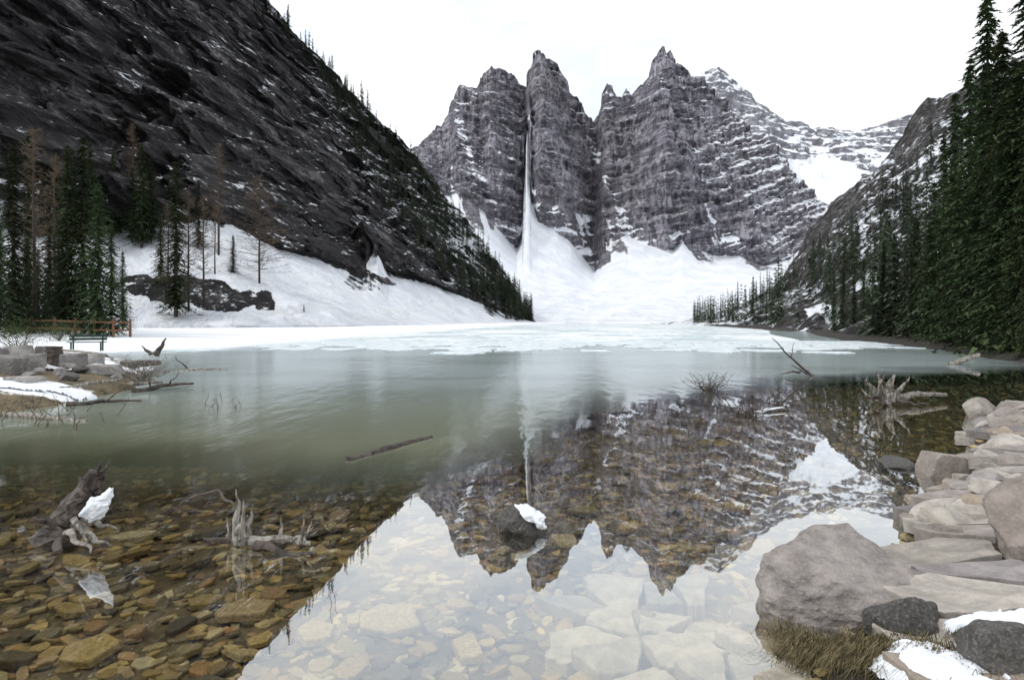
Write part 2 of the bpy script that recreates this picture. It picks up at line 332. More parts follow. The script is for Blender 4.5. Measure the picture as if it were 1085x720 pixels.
def ribbon(P,wd):
    d=np.full(L.PX.shape,1e9)
    for (x0,y0),(x1,y1) in zip(P[:-1],P[1:]):
        ex,ey=x1-x0,y1-y0;t=np.clip(((L.PX-x0)*ex+(L.PY-y0)*ey)/(ex*ex+ey*ey),0,1)
        d=np.minimum(d,np.hypot(L.PX-x0-t*ex,L.PY-y0-t*ey))
    return sst(1.5,.4,d/wd+.8*fbm(L.PX*.15,L.PY*.15,44,4))
S=np.maximum(S,ribbon([(559,140),(557,170),(560,200),(575,240)],3.6))
S=np.maximum(S,.8*ribbon([(622,150),(640,190),(655,225),(665,255)],4))
S=np.maximum(S,.9*ribbon([(655,235),(690,262),(715,275)],5))
S=np.maximum(S,.6*ribbon([(740,105),(775,150),(800,172),(840,205)],4))
S=np.maximum(S,.6*ribbon([(480,115),(500,170),(530,230)],4))
L.snow=np.clip(S,-.3,1.4)
L.build('jagged_peaks',M['main'],80);LM=L
# left mountain
Tl=[(-150,-480,170),(0,-330,200),(100,-205,215),(200,-95,235),(275,-2,250),(300,22,255),(330,52,262),(360,86,268),(380,110,270),(400,130,272),(420,150,272),(437,162,270),(460,190,268),(480,215,265),(500,240,262),(520,268,258),(540,296,253),(556,325,247),(568,340,243)]
Bl=[(-150,200,95),(0,205,108),(60,215,112),(130,242,118),(200,232,122),(240,232,125),(262,246,130),(300,264,138),(350,276,150),(385,290,162),(400,262,175),(412,288,176),(440,293,188),(470,306,202),(500,318,216),(530,329,230),(568,341,243)]
Cl=[(-150,346,66),(0,345.5,75),(130,345,80),(250,345,84),(350,345,96),(464,344,135),(530,343,190),(568,343,235)]
Ml=[(-150,318,80),(0,300,92),(130,300,98),(250,300,103),(350,315,120),(464,330,165),(530,338,210),(568,342,240)]
L=Loft([(0,Cl),(.12,Ml),(.25,Bl),(1,Tl)],-150,568,900,600)
rk=sst(.23,.29,L.V)
n=fbm(L.X*.04,L.Z*.05,L.Y*.02,5)
fade=np.clip((568-L.PX)/120,.12,1)
q=L.Z*.80+L.X*.58; pq=L.X*.8-L.Z*.58
L.Y+=rk*fade*(16*(.5-ridged(pq*.018,q*.05,3,5))+10*(.5-ridged(pq*.07,q*.17,13,5))+6*(.5-ridged(pq*.2,q*.45,23,4))+terr(q,pq,9,.0,9,3)+terr(q,pq,3.2,.1,4,5)+5*fbm(L.X*.25,L.Z*.25,2,4))
L.Z+=rk*fade*3.0*fbm(q*.2,pq*.12,6,5)+(1-rk)*.8*fbm(L.X*.08,L.Y*.08,5,4)*sst(.01,.06,L.V)
L.X+=rk*fade*2.4*fbm(q*.25,pq*.2,26,4)
edge=.25+.05*fbm(L.X*.12,L.Z*.1,L.Y*.02,5)
S=sst(.012,-.012,L.V-edge)*1.2
dk=sst(1.1,.8,((L.PX-205)/85)**2+((L.PY-312-.12*(L.PX-205))/17)**2+.9*fbm(L.PX*.06,L.PY*.12,5,5))
S-=dk*1.5
S-=1.1*sst(.56,.66,.5+.5*fbm(L.X*.12+3,q*.3,4,4))*sst(300,360,L.PX)*sst(.1,.2,L.V)
ysil=np.interp(L.PX,[p[0] for p in Tl],[p[1] for p in Tl]);bd=L.PY-ysil
S+=rk*(-.04+.42*n)+rk*.48*sst(95,15,bd)*sst(300,380,L.PX)
S=np.where(L.PX<140,S-.2*sst(.12,.24,L.V),S)
L.snow=np.clip(S,-.8,1.4)
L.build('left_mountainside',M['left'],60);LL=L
# right mountain
Tg=[(690,342,238),(730,337,236),(770,326,228),(800,312,220),(820,300,214),(840,281,210),(850,264,208),(862,242,206),(880,218,204),(892,210,203),(905,194,202),(918,186,201),(930,170,200),(942,160,199),(952,142,198),(962,128,196),(975,114,194),(990,108,190),(1010,98,185),(1035,88,178),(1080,64,168),(1200,0,150)]
Cg=[(690,343.5,236),(730,344.5,190),(800,348,128),(850,352,94),(900,360,61),(1000,370,43),(1085,374,38),(1200,374,36)]
Mg=[(690,343,237),(760,338,205),(820,330,168),(870,318,140),(920,290,118),(980,270,98),(1040,262,82),(1200,240,70)]
L=Loft([(0,Cg),(.45,Mg),(1,Tg)],690,1200,440,340)
n=fbm(L.X*.05,L.Z*.06,L.Y*.02,5)
fade=np.clip((L.PX-690)/150,.1,1)*sst(.0,.12,L.V)
L.Y+=fade*(20*(.5-ridged(L.X*.05,L.Z*.03,L.Y*.02,5))*sst(.3,.7,L.V)+6*fbm(L.X*.15,L.Z*.15,3,5)*sst(.4,.7,L.V)+terr(L.Z-.5*L.X,L.Y,6,0,6,8)*sst(.4,.7,L.V))
L.Z+=fade*3.6*fbm(L.X*.10,L.Y*.12,4,5)
L.snow=.08+.6*n+.24*sst(.45,.8,L.V)+.75*sst(.9,.4,((L.PX-872)/24)**2+((L.PY-338)/9)**2+.5*n)+.5*sst(.9,.4,((L.PX-915)/26)**2+((L.PY-300)/14)**2+.7*n)-.22*sst(800,850,L.PX)*sst(.5,.3,L.V)
L.build('right_mountainside',M['right'],60);LR=L
# ------------------------------------------------------------------ ice
def clip_poly(P,mx,my,nx,ny):
    out=[];n=len(P)
    for i in range(n):
        a=P[i];b=P[(i+1)%n];da=(a[0]-mx)*nx+(a[1]-my)*ny;db=(b[0]-mx)*nx+(b[1]-my)*ny
        if da<=0: out.append(a)
        if (da<0)!=(db<0) and abs(da-db)>1e-12:
            t=da/(da-db);out.append((a[0]+(b[0]-a[0])*t,a[1]+(b[1]-a[1])*t))
    return out
def cells(pts,sx,sy):
    res=[]
    for i,(x,y) in enumerate(pts):
        P=[(x-sx,y-sy),(x+sx,y-sy),(x+sx,y+sy),(x-sx,y+sy)]
        for j,(u,v_) in enumerate(pts):
            if i==j or abs(u-x)>2*sx or abs(v_-y)>2*sy: continue
            P=clip_poly(P,(x+u)/2,(y+v_)/2,u-x,v_-y)
            if len(P)<3:break
        res.append(P if len(P)>=3 else None)
    return res
def slab(poly,cx,cy,gap,h,bev,rr,rough=.03,seg=5,tilt=(0,0)):
    C=[(x-cx,y-cy) for x,y in poly];ring=[]
    size=max(math.hypot(*c) for c in C)
    for i in range(len(C)):
        a=C[i];b=C[(i+1)%len(C)]
        if math.hypot(b[0]-a[0],b[1]-a[1])<size*.08: continue
        for k in range(seg):
            t=(k+.12)/seg;p=(a[0]+(b[0]-a[0])*t,a[1]+(b[1]-a[1])*t)
            l=math.hypot(*p) or 1;s_=max(.1,(l-gap)/l)*(1+rr.uniform(-rough,rough));ring.append((p[0]*s_,p[1]*s_))
    n=len(ring);v=[];f=[];e=bev/size
    for (s_,z) in ((.98,-h),(1.0,-bev),(1-e*.3,-bev*.3),(1-e*1.2,0),(.6,bev*.1)):
        for x,y in ring: v.append((x*s_,y*s_,z+tilt[0]*x+tilt[1]*y+rr.uniform(-1,1)*bev*.2))
    for r in range(4):
        for k in range(n): f.append((r*n+k,r*n+(k+1)%n,(r+1)*n+(k+1)%n,(r+1)*n+k))
    f.append(tuple(range(n))[::-1]);c0=len(v);v.append((0,0,bev*.1))
    for k in range(n): f.append((4*n+k,4*n+(k+1)%n,c0))
    return v,f
ix=np.linspace(-45,75,400);iv=np.linspace(0,1,70)
front=49+6*fbm(ix*.12,0.3,1,5)+np.interp(ix,[-45,-20,0,25,32,45,75],[-6,-6,0,6,30,70,120])
IX=np.repeat(ix[None],70,0);IY=front[None]+(246-front[None])*iv[:,None]
IZ=.03+.02*fbm(IX*.3,IY*.3,2,3);IZ[0]=-.06
tag(link('lake_ice',mesh_data('lake_ice',np.stack([IX,IY,IZ],-1).reshape(-1,3),grid_faces(*IX.shape),M['ice'],True)),kind='structure')
rr=random.Random(5);pts=[]
for j,Y in enumerate((37,39,41,43.5,46,49,52,55)):
    x=-22+rr.uniform(0,3)
    while x<28: pts.append((x,Y+rr.uniform(-1,1)));x+=rr.uniform(1.4,4.2)
for (x,y),P in zip(pts,cells(pts,4,2.6)):
    if P is None: continue
    if float(lake_sd(np.array([x]),np.array([y]))[0])>-1: continue
    edge_=40.5+2*math.sin(x*.35)+1.5*math.sin(x*.9)+1.2*math.sin(x*2.3)
    if y<edge_ or (y<47 and rr.random()<.3): continue
    v,f=slab(P,x,y,rr.uniform(.03,.35),.09,.05,rr,.16,5)
    o=link('ice_floe',mesh_data('ice_floe',v,f,M['floe'],False),None,(x,y,.045))
    tag(o,'flat white ice floe in the broken edge of the lake ice','ice floe','ice floes along the edge of the ice sheet')
# ------------------------------------------------------------------ stones
ICO={}
for sb in (3,4,5,6):
    bm=bmesh.new();bmesh.ops.create_icosphere(bm,subdivisions=sb,radius=1)
    ICO[sb]=(np.array([v.co[:] for v in bm.verts]),[tuple(q.index for q in f.verts) for f in bm.faces]);bm.free()
def stone(sb,seed,sx,sy,sz,npl=14,rough=.04,lo=.55,box=False):
    r=np.random.RandomState(seed);D=ICO[sb][0];N=r.normal(size=(npl,3));N/=np.linalg.norm(N,axis=1)[:,None];d=r.uniform(lo,1,npl)
    if box:
        B=np.array([(1,0,0),(-1,0,0),(0,1,0),(0,-1,0),(0,0,1),(0,0,-1)],float)+r.normal(size=(6,3))*.09
        N=np.vstack([B/np.linalg.norm(B,axis=1)[:,None],N]);d=np.concatenate([r.uniform(.56,.66,6),r.uniform(.85,1,npl)])
    dt=D@N.T;rad=np.where(dt>1e-3,d[None]/np.maximum(dt,1e-3),9).min(1);rad=np.minimum(rad,1.05)
    V=D*rad[:,None];V=V*(1+rough*fbm(V[:,0]*2+seed,V[:,1]*2,V[:,2]*2,5)[:,None])
    if sb>=4: V=V*(1+.02*fbm(V[:,0]*11+seed,V[:,1]*11,V[:,2]*11,4)[:,None])
    return V*np.array([sx,sy,sz])
def stone_obj(name,sb,seed,dims,loc,mat,label=None,cat='stone',group=None,rz=0,parent=None,smooth=False,rough=.05,lo=.55,npl=14,rot=None,box=False):
    V=stone(sb,seed,*dims,npl=npl,rough=rough,lo=lo,box=box)
    o=link(name,mesh_data(name,V,ICO[sb][1],mat,smooth),parent,loc);o.rotation_euler=rot or (0,0,rz)
    if label:tag(o,label,cat,group)
    return o
def shard(seed,seg,h,bev,rough=.04):
    r=random.Random(seed);n=r.choice([4,5,5,6]);asp=r.uniform(.55,.95);a0=r.uniform(0,6)
    P=[];
    for i in range(n):
        a=a0+2*math.pi*(i+r.uniform(-.28,.28))/n;q_=r.uniform(.75,1.05);P.append((math.cos(a)*q_,math.sin(a)*q_*asp))
    return slab(P,0,0,0,h,bev,r,rough,seg,(r.uniform(-.12,.12),r.uniform(-.12,.12)))
prot=[mesh_data('submerged_stone',*shard(100+i,4,.3,.07),M['stone']) for i in range(20)]
rr=random.Random(11);placed=[];cnt=0;tries=0
def gz(x,y): return float(gh(np.array([x]),np.array([y]))[0])
while cnt<290 and tries<9000:
    tries+=1
    if cnt<185: Y=3.3+5.0*rr.random()**1.1;X=rr.uniform(-.80,-.08)*Y
    else: Y=rr.uniform(4,14);X=rr.uniform(-.12,.55)*Y
    if Y>float(np.interp(X,BX,BY))+.8: continue
    if lake_sd(np.array([X]),np.array([Y]))[0]>-.25: continue
    r=(rr.uniform(.2,.3) if cnt<14 else rr.uniform(.06,.17))*(1 if cnt<185 else 1.5)
    if any((X-a)**2+(Y-b)**2<((r+c)*.66)**2 for a,b,c in placed): continue
    placed.append((X,Y,r));cnt+=1
    o=link('submerged_stone',rr.choice(prot),None,(X,Y,gz(X,Y)+min(r,.2)*.45));o.scale=(r,r,min(r,.2));o.rotation_euler=(rr.uniform(-.18,.18),rr.uniform(-.18,.18),rr.uniform(0,6.28))
    if X<-.08*Y: tag(o,'flat ochre stone under the clear water of the left shallows','stone','ochre stones under the left shallows')
    else: tag(o,'brown flat stone under the water of the middle shoal','stone','brown stones under the middle shoal')
Vs=[];Fs=[];Rn=[];k=0;offv=0
base=[(np.array(v_),f_) for v_,f_ in (shard(300+i,2,.3,.1,.06) for i in range(18))];nr=np.random.RandomState(3)
while k<6500:
    Y=2.6+21*nr.rand()**1.4;X=nr.uniform(-.84,.84)*Y
    if Y>float(np.interp(X,BX,BY))+2.2 or lake_sd(np.array([X]),np.array([Y]))[0]>.1: continue
    r=nr.uniform(.03,.10)*(1+Y*.03);a=nr.uniform(0,6.28);B0,f0=base[nr.randint(18)];B=B0*r
    c,s_=math.cos(a),math.sin(a);B=np.stack([B[:,0]*c-B[:,1]*s_,B[:,0]*s_+B[:,1]*c,B[:,2]+B[:,0]*nr.uniform(-.3,.3)],1)+np.array([X,Y,gz(X,Y)+r*.25])
    Fs.extend([tuple(i+offv for i in f_) for f_ in f0]);Vs.append(B);Rn.append(np.full(len(B),nr.rand()));k+=1;offv+=len(B)
o=link('bed_stones',mesh_data('bed_stones',np.vstack(Vs),Fs,M['stone'],False,{'rnd':np.concatenate(Rn)}))
tag(o,'small brown and ochre stones covering the lake bed in the shallows','lake bed stones',kind='stuff')
rr=random.Random(21);pts=[]
for j in range(5):
    for i in range(5): pts.append((.45+i*.34+rr.uniform(-.16,.16),3.7+j*.42+rr.uniform(-.18,.18)))
for (x,y),P in zip(pts,cells(pts,.36,.36)):
    if P is None or lake_sd(np.array([x]),np.array([y]))[0]>-.12 or rr.random()<.22: continue
    v,f=slab(P,x,y,.03,.1,.015,rr,.07,5,(rr.uniform(-.2,.2),rr.uniform(-.2,.2)))
    o=link('submerged_slab',mesh_data('submerged_slab',v,f,M['slab']),None,(x,y,gz(x,y)+.11+rr.uniform(-.03,.05)));o.rotation_euler=(0,0,rr.uniform(-.3,.3))
    tag(o,'pale flat slab under the water at the foot of the bank boulder','stone slab','pale slabs under the water in the foreground')
# flagstones of the right bank
rr=random.Random(31);pts=[];yy=2.5;row=0
XB=lambda y:float(np.interp(y,[2.6,3.8,4.9,6.2,7.8,10.6,15],[2.15,2.8,3.45,4.35,5.75,7.9,11.3]))
while yy<13.6:
    x0=XB(yy);st=.30+.030*yy
    for i in range(7): pts.append((x0+(i+.5*(row%2))*st*1.05+rr.uniform(-.4,.4)*st,yy+rr.uniform(-.4,.4)*st))
    yy+=st*.95;row+=1
for (x,y),P in zip(pts,cells(pts,.6,.55)):
    if P is None: continue
    if x/y>.9: continue
    z0=gz(x,y);tl=((gz(x+.2,y)-gz(x-.2,y))/.4*.8+rr.uniform(-.04,.04),(gz(x,y+.2)-gz(x,y-.2))/.4*.8+rr.uniform(-.04,.04))
    v,f=slab(P,x,y,rr.uniform(.035,.06)+.003*y,.12,.008,rr,.03,6,tl)
    o=link('flagstone',mesh_data('flagstone',v,f,M['flag']),None,(x,y,z0+.05+rr.uniform(-.012,.018)))
    tag(o,'flat tan flagstone in the rough paving of the right bank','flagstone','flagstones paving the right bank')
for i in range(50):
    y=5.6+8.4*(i/50)**1.15;x=XB(y)-rr.uniform(-.1,.40)*(1 if y<8 else 1.2)
    r=rr.uniform(.07,.17)*(1+.06*y)
    z=max(gz(x,y),-.08)+r*.18
    stone_obj('shore_rock',4,500+i,(r*1.35,r*1.0,r*.6),(x,y,z),M['flag'],'angular rock jumbled along the waterline of the stone path','rock','angular rocks along the right waterline',rot=(rr.uniform(-.35,.35),rr.uniform(-.35,.35),rr.uniform(0,6)),rough=.03,lo=.4,npl=4,box=rr.random()<.7)
# individual boulders
stone_obj('boulder',6,4,(.64,.48,.40),(2.37,4.72,.07),M['boulder'],'large pinkish grey boulder at the water edge of the right bank','boulder',rough=.24,lo=.55,npl=11)
stone_obj('boulder',5,9,(.22,.18,.24),(2.27,3.85,.18),M['darkrock'],'dark grey stone leaning under the large pinkish boulder, above the dry grass','boulder',rough=.14,lo=.6,npl=9)
stone_obj('boulder',6,15,(.5,.5,.48),(3.98,4.75,.42),M['flag'],'rounded pale boulder cut by the right edge, standing on the flagstones','boulder',rough=.15,lo=.76,npl=12)
stone_obj('boulder',5,17,(.2,.16,.15),(2.42,3.3,.34),M['darkrock'],'dark mossy stone in the snow at the bottom of the bank','boulder',rough=.16,lo=.65)
for i,(px,py,Y,d,lab) in enumerate([(1003,497,8.6,(.42,.34,.32),'blocky tan boulder standing over the water beyond the leaning slabs'),
    (983,540,7.2,(.42,.28,.15),'tilted slab leaning on the bank beside the large pinkish boulder'),
    (968,556,6.4,(.2,.18,.12),'small brown stone wedged between the tilted slab and the large boulder'),
    (1040,438,13.5,(.45,.34,.32),'pale pointed stone at the far end of the right bank'),
    (1042,468,11,(.6,.38,.18),'long flat stone on the bank behind the blocky tan boulder'),
    (1072,452,12,(.5,.35,.2),'flat grey stone at the right edge below the dark trees'),
    (945,492,9.2,(.4,.25,.1),'low dark wet stone just breaking the water off the right bank'),
    (1060,495,8.6,(.42,.32,.22),'broad tan stone in the middle of the bank by the right edge'),
    (1014,520,7.6,(.28,.22,.2),'angular brown stone between the blocky boulder and the tilted slab'),
    (1000,570,5.9,(.2,.15,.1),'small pale stone on the path right of the large pinkish boulder'),
    (1045,585,5.4,(.18,.14,.09),'small grey stone lying on flagstones beside the rounded boulder')]):
    p=pt(px,py,Y);stone_obj('bank_stone',5,40+i,d,p,M['darkrock'] if 'dark wet' in lab else M['flag'],lab,'stone',rot=(.1*math.sin(i*3),.22*math.cos(i*5),i*1.3),rough=.05,lo=.5,npl=5,box=i in (0,1,4,5,7,8))
r0=empty('snow_capped_rock',(.1,6.3,.04));tag(r0,'dark rock with a white snow cap standing alone in the shallows','rock')
stone_obj('rock',5,71,(.25,.22,.19),(0,0,.0),M['darkrock'],parent=r0,rough=.4,lo=.5,npl=8)
stone_obj('snow_cap',5,74,(.14,.11,.05),(.07,-.05,.125),M['snow'],parent=r0,rough=.55,lo=.6,npl=8,smooth=True,rot=(.35,.35,.4))
stone_obj('snow_cap',5,75,(.07,.06,.045),(.16,-.08,.06),M['snow'],parent=r0,rough=.55,lo=.6,npl=8,smooth=True,rot=(.3,.7,0))
def snow_patch(x,y,rx,ry,hh,seed,label,zoff=.02):
    n=80;u=np.linspace(-1.3,1.3,n);U,W=np.meshgrid(u,u)
    X=x+U*rx;Yv=y+W*ry;rad=np.hypot(U,W)+.6*fbm(U*2.2+seed,W*2.2,seed,5)
    Zg=gh(X,Yv)
    Z=Zg+zoff+hh*np.sqrt(np.clip(1.1-rad,0,1))+.03*fbm(X*7,Yv*7,seed,4)-.12*np.clip(rad-1.02,0,1)*8*.2
    vs=np.stack([X,Yv,Z],-1).reshape(-1,3);fs=[f for f in grid_faces(n,n) if min(1.15-rad.flat[i] for i in f)>0]
    used=sorted({i for f in fs for i in f});mp={a:b for b,a in enumerate(used)}
    o=link('snow_patch',mesh_data('snow_patch',vs[used],[tuple(mp[i] for i in f) for f in fs],M['snow'],True))
    tag(o,label,'snow')
snow_patch(2.10,3.30,.19,.30,.05,3,'small snow patch melting on the bank below the dark grey stone',.07)
snow_patch(2.62,3.6,.24,.10,.04,8,'thin strip of snow on the flagstones by the mossy stone',.10)
snow_patch(-12.8,16.3,2.3,.55,.09,5,'long snow ledge along the edge of the left bank',.05)
snow_patch(-15.5,20.5,2.2,.4,.08,12,'narrow snow strip in front of the grey stone row on the left bank',.06)
snow_patch(-12.6,21.8,1.3,.45,.1,14,'small snow patch around the bare grey bush on the left point',.06)
# ------------------------------------------------------------------ dry grass
gb=MB();rr=random.Random(8)
for i in range(3800):
    t_=rr.random();x=1.74+.55*t_+rr.gauss(0,.08);y=4.1-.75*t_+rr.gauss(0,.11);z=max(gz(x,y),0)+.0
    h=rr.uniform(.02,.11);a=rr.uniform(0,6.28);L_=rr.uniform(.03,.13);dx,dy=math.cos(a)*L_-.08,math.sin(a)*L_-.07
    w_=.0018;sx_,sy_=-math.sin(a)*w_,math.cos(a)*w_
    p=[(x-sx_,y-sy_,z),(x+sx_,y+sy_,z),(x+dx*.5+sx_,y+dy*.5+sy_,z+h),(x+dx*.5-sx_,y+dy*.5-sy_,z+h),(x+dx*1.3,y+dy*1.3,z+h*.3)]
    gb.add(p,[(0,1,2,3),(3,2,4)])
tag(gb.obj('dry_grass',M['grass']),'straw coloured dry grass hanging over the water below the boulder','grass',kind='stuff')
# ------------------------------------------------------------------ trees
def spruce_meshes(seed,levels,per,tufts,width=.13,low=.08,mat=None,size=.02):
    rr=random.Random(seed);t=MB()
    t.tube([(0,0,-.03),(0,0,.02),(.002,0,.3),(0,.002,.7),(0,0,.99)],[.012,.010,.008,.004,.001],7,.08,seed)
    v=[];f=[]
    for l in range(levels):
        tt=low+(1-low)*(l+rr.random()*.6)/levels
        prof=(1-tt)**.75*(.72+.28*math.sin(l*1.9+seed))*width*1.25
        for b in range(per):
            if rr.random()<.15: continue
            a=rr.uniform(0,6.28);L_=prof*rr.uniform(.5,1.25)+.006
            for k in range(tufts):
                s_=(k+.6)/tufts;d=L_*s_;z=tt-.38*d-.5*d*s_+.35*d*s_**3+rr.uniform(-.003,.003)
                c=Vector((math.cos(a)*d,math.sin(a)*d,z))
                for q in range(2):
                    sz=size*rr.uniform(.6,1.25)*(1.1-.5*s_)*(1-.45*tt)
                    aa=a+rr.uniform(-1.1,1.1);dr=Vector((math.cos(aa),math.sin(aa),rr.uniform(-.9,.1)))*sz
                    sd_=Vector((-math.sin(aa),math.cos(aa),rr.uniform(-.5,.5)))*sz*.42
                    n=len(v);v+= [c-sd_*.7-dr*.3,c+sd_*.7-dr*.3,c+dr+sd_*.1];f.append((n,n+1,n+2))
    n=len(v);v+=[Vector((.004,0,.97)),Vector((-.004,0,.97)),Vector((0,0,1.01))];f.append((n,n+1,n+2))
    return mesh_data('trunk',t.v,t.f,M['bark'],True),mesh_data('crown',v,f,mat or M['needles'])
NEAR=[spruce_meshes(1,60,12,7,.145,size=.023),spruce_meshes(2,56,11,7,.12,size=.023),spruce_meshes(3,62,12,7,.185,.04,size=.024),spruce_meshes(4,54,9,6,.10,.18)]
FAR=[];FARG=[]
for i in range(4):
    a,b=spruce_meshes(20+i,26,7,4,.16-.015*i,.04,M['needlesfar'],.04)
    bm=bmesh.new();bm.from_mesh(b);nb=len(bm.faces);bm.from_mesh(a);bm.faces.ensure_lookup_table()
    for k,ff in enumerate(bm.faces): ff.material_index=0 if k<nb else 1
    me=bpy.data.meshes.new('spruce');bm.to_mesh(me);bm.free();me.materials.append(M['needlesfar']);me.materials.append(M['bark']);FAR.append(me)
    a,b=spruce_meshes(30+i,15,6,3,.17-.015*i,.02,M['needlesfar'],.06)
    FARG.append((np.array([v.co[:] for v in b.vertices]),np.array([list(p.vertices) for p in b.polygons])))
def tree(kind,loc,h,label,group,wide=1.0,rz=None,name='spruce_tree'):
    rz=random.uniform(0,6.28) if rz is None else rz
    root=empty(name,loc);root.scale=(h*wide,h*wide,h);root.rotation_euler=(0,0,rz)
    link('trunk',kind[0],root);link('crown',kind[1],root);return tag(root,label,'tree',group)
def larch_meshes(seed,brn,spread=.16,low=.2):
    rr=random.Random(seed);t=MB()
    t.tube([(0,0,-.03),(.003,0,.3),(-.004,.003,.65),(0,0,1)],[.010,.008,.005,.0012],7,.08,seed)
    c=MB()
    for i in range(brn):
        tt=low+(1-low)*i/brn;a=rr.uniform(0,6.28);L_=spread*(1-tt)**.6*rr.uniform(.5,1.1)+.01
        p0=Vector((0,0,tt));p1=Vector((math.cos(a)*L_,math.sin(a)*L_,tt+L_*rr.uniform(.0,.45)))
        P,Rr=limb(p0,p1,.0024,.0007,4,.05,rr.random());c.tube(P,Rr,3)
        for k in range(9):
            q=p0.lerp(p1,rr.uniform(.25,1));e=q+Vector((rr.uniform(-1,1),rr.uniform(-1,1),rr.uniform(-.3,.9)))*.035
            c.tube([q,(q+e)/2+Vector((0,0,.003)),e],[.0011,.0009,.0005],3)
    return mesh_data('trunk',t.v,t.f,M['bark'],True),mesh_data('branches',c.v,c.f,M['twig'])
LAR=[larch_meshes(5,90,.17),larch_meshes(6,80,.14,.3),larch_meshes(9,150,.38,.12)]
def larch(k,loc,h,label,group=None,wide=1):
    root=empty('larch_tree',loc);root.scale=(h*wide,h*wide,h);root.rotation_euler=(0,0,random.uniform(0,6))
    link('trunk',LAR[k][0],root);link('branches',LAR[k][1],root);return tag(root,label,'tree',group)
rr=random.Random(77)
def ground_tree(px,top,Y,kind,label,group,fn=tree,wide=1.0):
    X=(px-CX)/F*Y;z=gz(X,Y);h=H+(HY-top)/F*Y-z
    fn(kind,(X,Y,z-.1),h,label,group,wide)
for px,top,Y,k,lab in [(-8,190,46,2,'broad dark spruce cut by the left edge of the grove'),(14,150,50,1,'tall narrow spruce near the left edge of the grove'),(30,215,57,0,None),(52,205,60,1,None),(72,152,52,1,'tall slim spruce left of the tallest one in the grove'),(88,142,53,0,'tallest spruce in the middle of the left grove'),(104,192,48,2,'bushy green spruce standing right behind the wooden rail fence'),(118,235,50,0,'shorter spruce at the right end of the rail fence'),(62,250,62,2,None),(0,235,64,0,None),(40,262,66,2,None),(130,265,66,0,None),(20,270,60,2,None),(80,280,64,2,None),(10,285,55,2,None),(48,290,58,2,None),(98,270,56,2,None),(28,250,54,2,None),(66,225,56,0,None)]:
    ground_tree(px,top,Y,NEAR[k],lab or 'dark spruce standing inside the left bank grove','spruces of the grove on the left bank' if not lab else 'tall spruces of the left grove',wide=1.25)
for px,py,top,k,lab in [(150,262,150,1,None),(160,255,165,0,None),(140,255,175,0,None),(186,335,168,1,'slim spruce in front of the dark outcrop, its top against the cliff'),(170,300,225,0,None),(247,288,247,2,'small bushy spruce alone on the snow left of the bare larch'),(210,262,190,1,None),(120,250,160,1,None),(95,250,150,0,None),(30,250,135,1,None),(10,245,150,0,None),(322,330,320,2,'tiny spruce alone on the snow slope right of the larch'),(60,250,160,0,None),(78,255,175,2,None),(45,250,180,2,None)]:
    p=LL.at(px,py);h=(py-top)/F*p.y
    tree(NEAR[k],p-Vector((0,0,.3)),h,lab or 'spruce on the snowy slope behind the left grove','spruces below the left cliff' ,1.35)
for px,top,Y,k in [(36,135,56,1),(58,165,60,0)]:
    ground_tree(px,top,Y,k,'bare brown larch among the spruces of the left grove','bare larches in the left grove',fn=larch)
for px,py,top,k,lab in [(275,300,186,2,'broad bare brown larch standing alone on the snow slope'),(200,330,200,0,None),(216,325,205,1,None),(228,290,215,1,None),(178,320,215,0,None),(232,270,150,1,None),(140,240,130,0,None)]:
    p=LL.at(px,py);larch(k,p-Vector((0,0,.3)),(py-top)/F*p.y,lab or 'bare larch on the slope between grove and cliff',None if lab else 'bare larches below the left cliff',1.0 if not lab else 1.15)
def far_tree(p,h,label,group,wide=1.0):
    o=link('spruce_tree',rr.choice(FAR),None,p-Vector((0,0,.3)));o.scale=(h*wide,h*wide,h);o.rotation_euler=(0,0,rr.uniform(0,6.28));tag(o,label,'tree',group)
class Mass:
    def __init__(s): s.V=[];s.F=[];s.n=0
    def put(s,p,h,wide):
        V,Fc=rr.choice(FARG);a=rr.uniform(0,6.28);c,d=math.cos(a),math.sin(a)
        W=np.stack([(V[:,0]*c-V[:,1]*d)*wide,(V[:,0]*d+V[:,1]*c)*wide,V[:,2]],1)*h+np.array([p.x,p.y,p.z-.3])
        s.V.append(W);s.F.append(Fc+s.n);s.n+=len(V)
    def build(s,name,label,cat):
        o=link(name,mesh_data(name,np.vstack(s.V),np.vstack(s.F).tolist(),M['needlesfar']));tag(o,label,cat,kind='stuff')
ex=[330,360,400,437,470,500,530,562];ey=[52,86,130,165,205,245,285,336]
m1=Mass()
for i in range(620):
    t=rr.random()**.8;px=335+228*t;y0=float(np.interp(px,ex,ey))
    wdt=12+56*math.sin(math.pi*min(1,t*1.0))
    py=y0+5+rr.random()**1.3*wdt*1.25
    p=LL.at(px,min(py,338));h=rr.uniform(5,10)*(.7+.35*t)
    if i<70: far_tree(p,h,'small dark spruce in the treeline down the edge of the left mountain','treeline on the edge of the left mountain',1.2)
    else: m1.put(p,h,1.2)
m1.build('treeline_forest','dense belt of small conifers down the edge of the left mountain','forest')
for i in range(28):
    px=rr.uniform(235,390);y0=float(np.interp(px,[235,275]+ex,[-45,0]+ey));p=LL.at(px,y0+rr.uniform(0,22))
    far_tree(p,rr.uniform(6,11),'sparse spruce high on the left skyline','sparse spruces on the left skyline',1.2)
k=0;m2=Mass();tr_=0
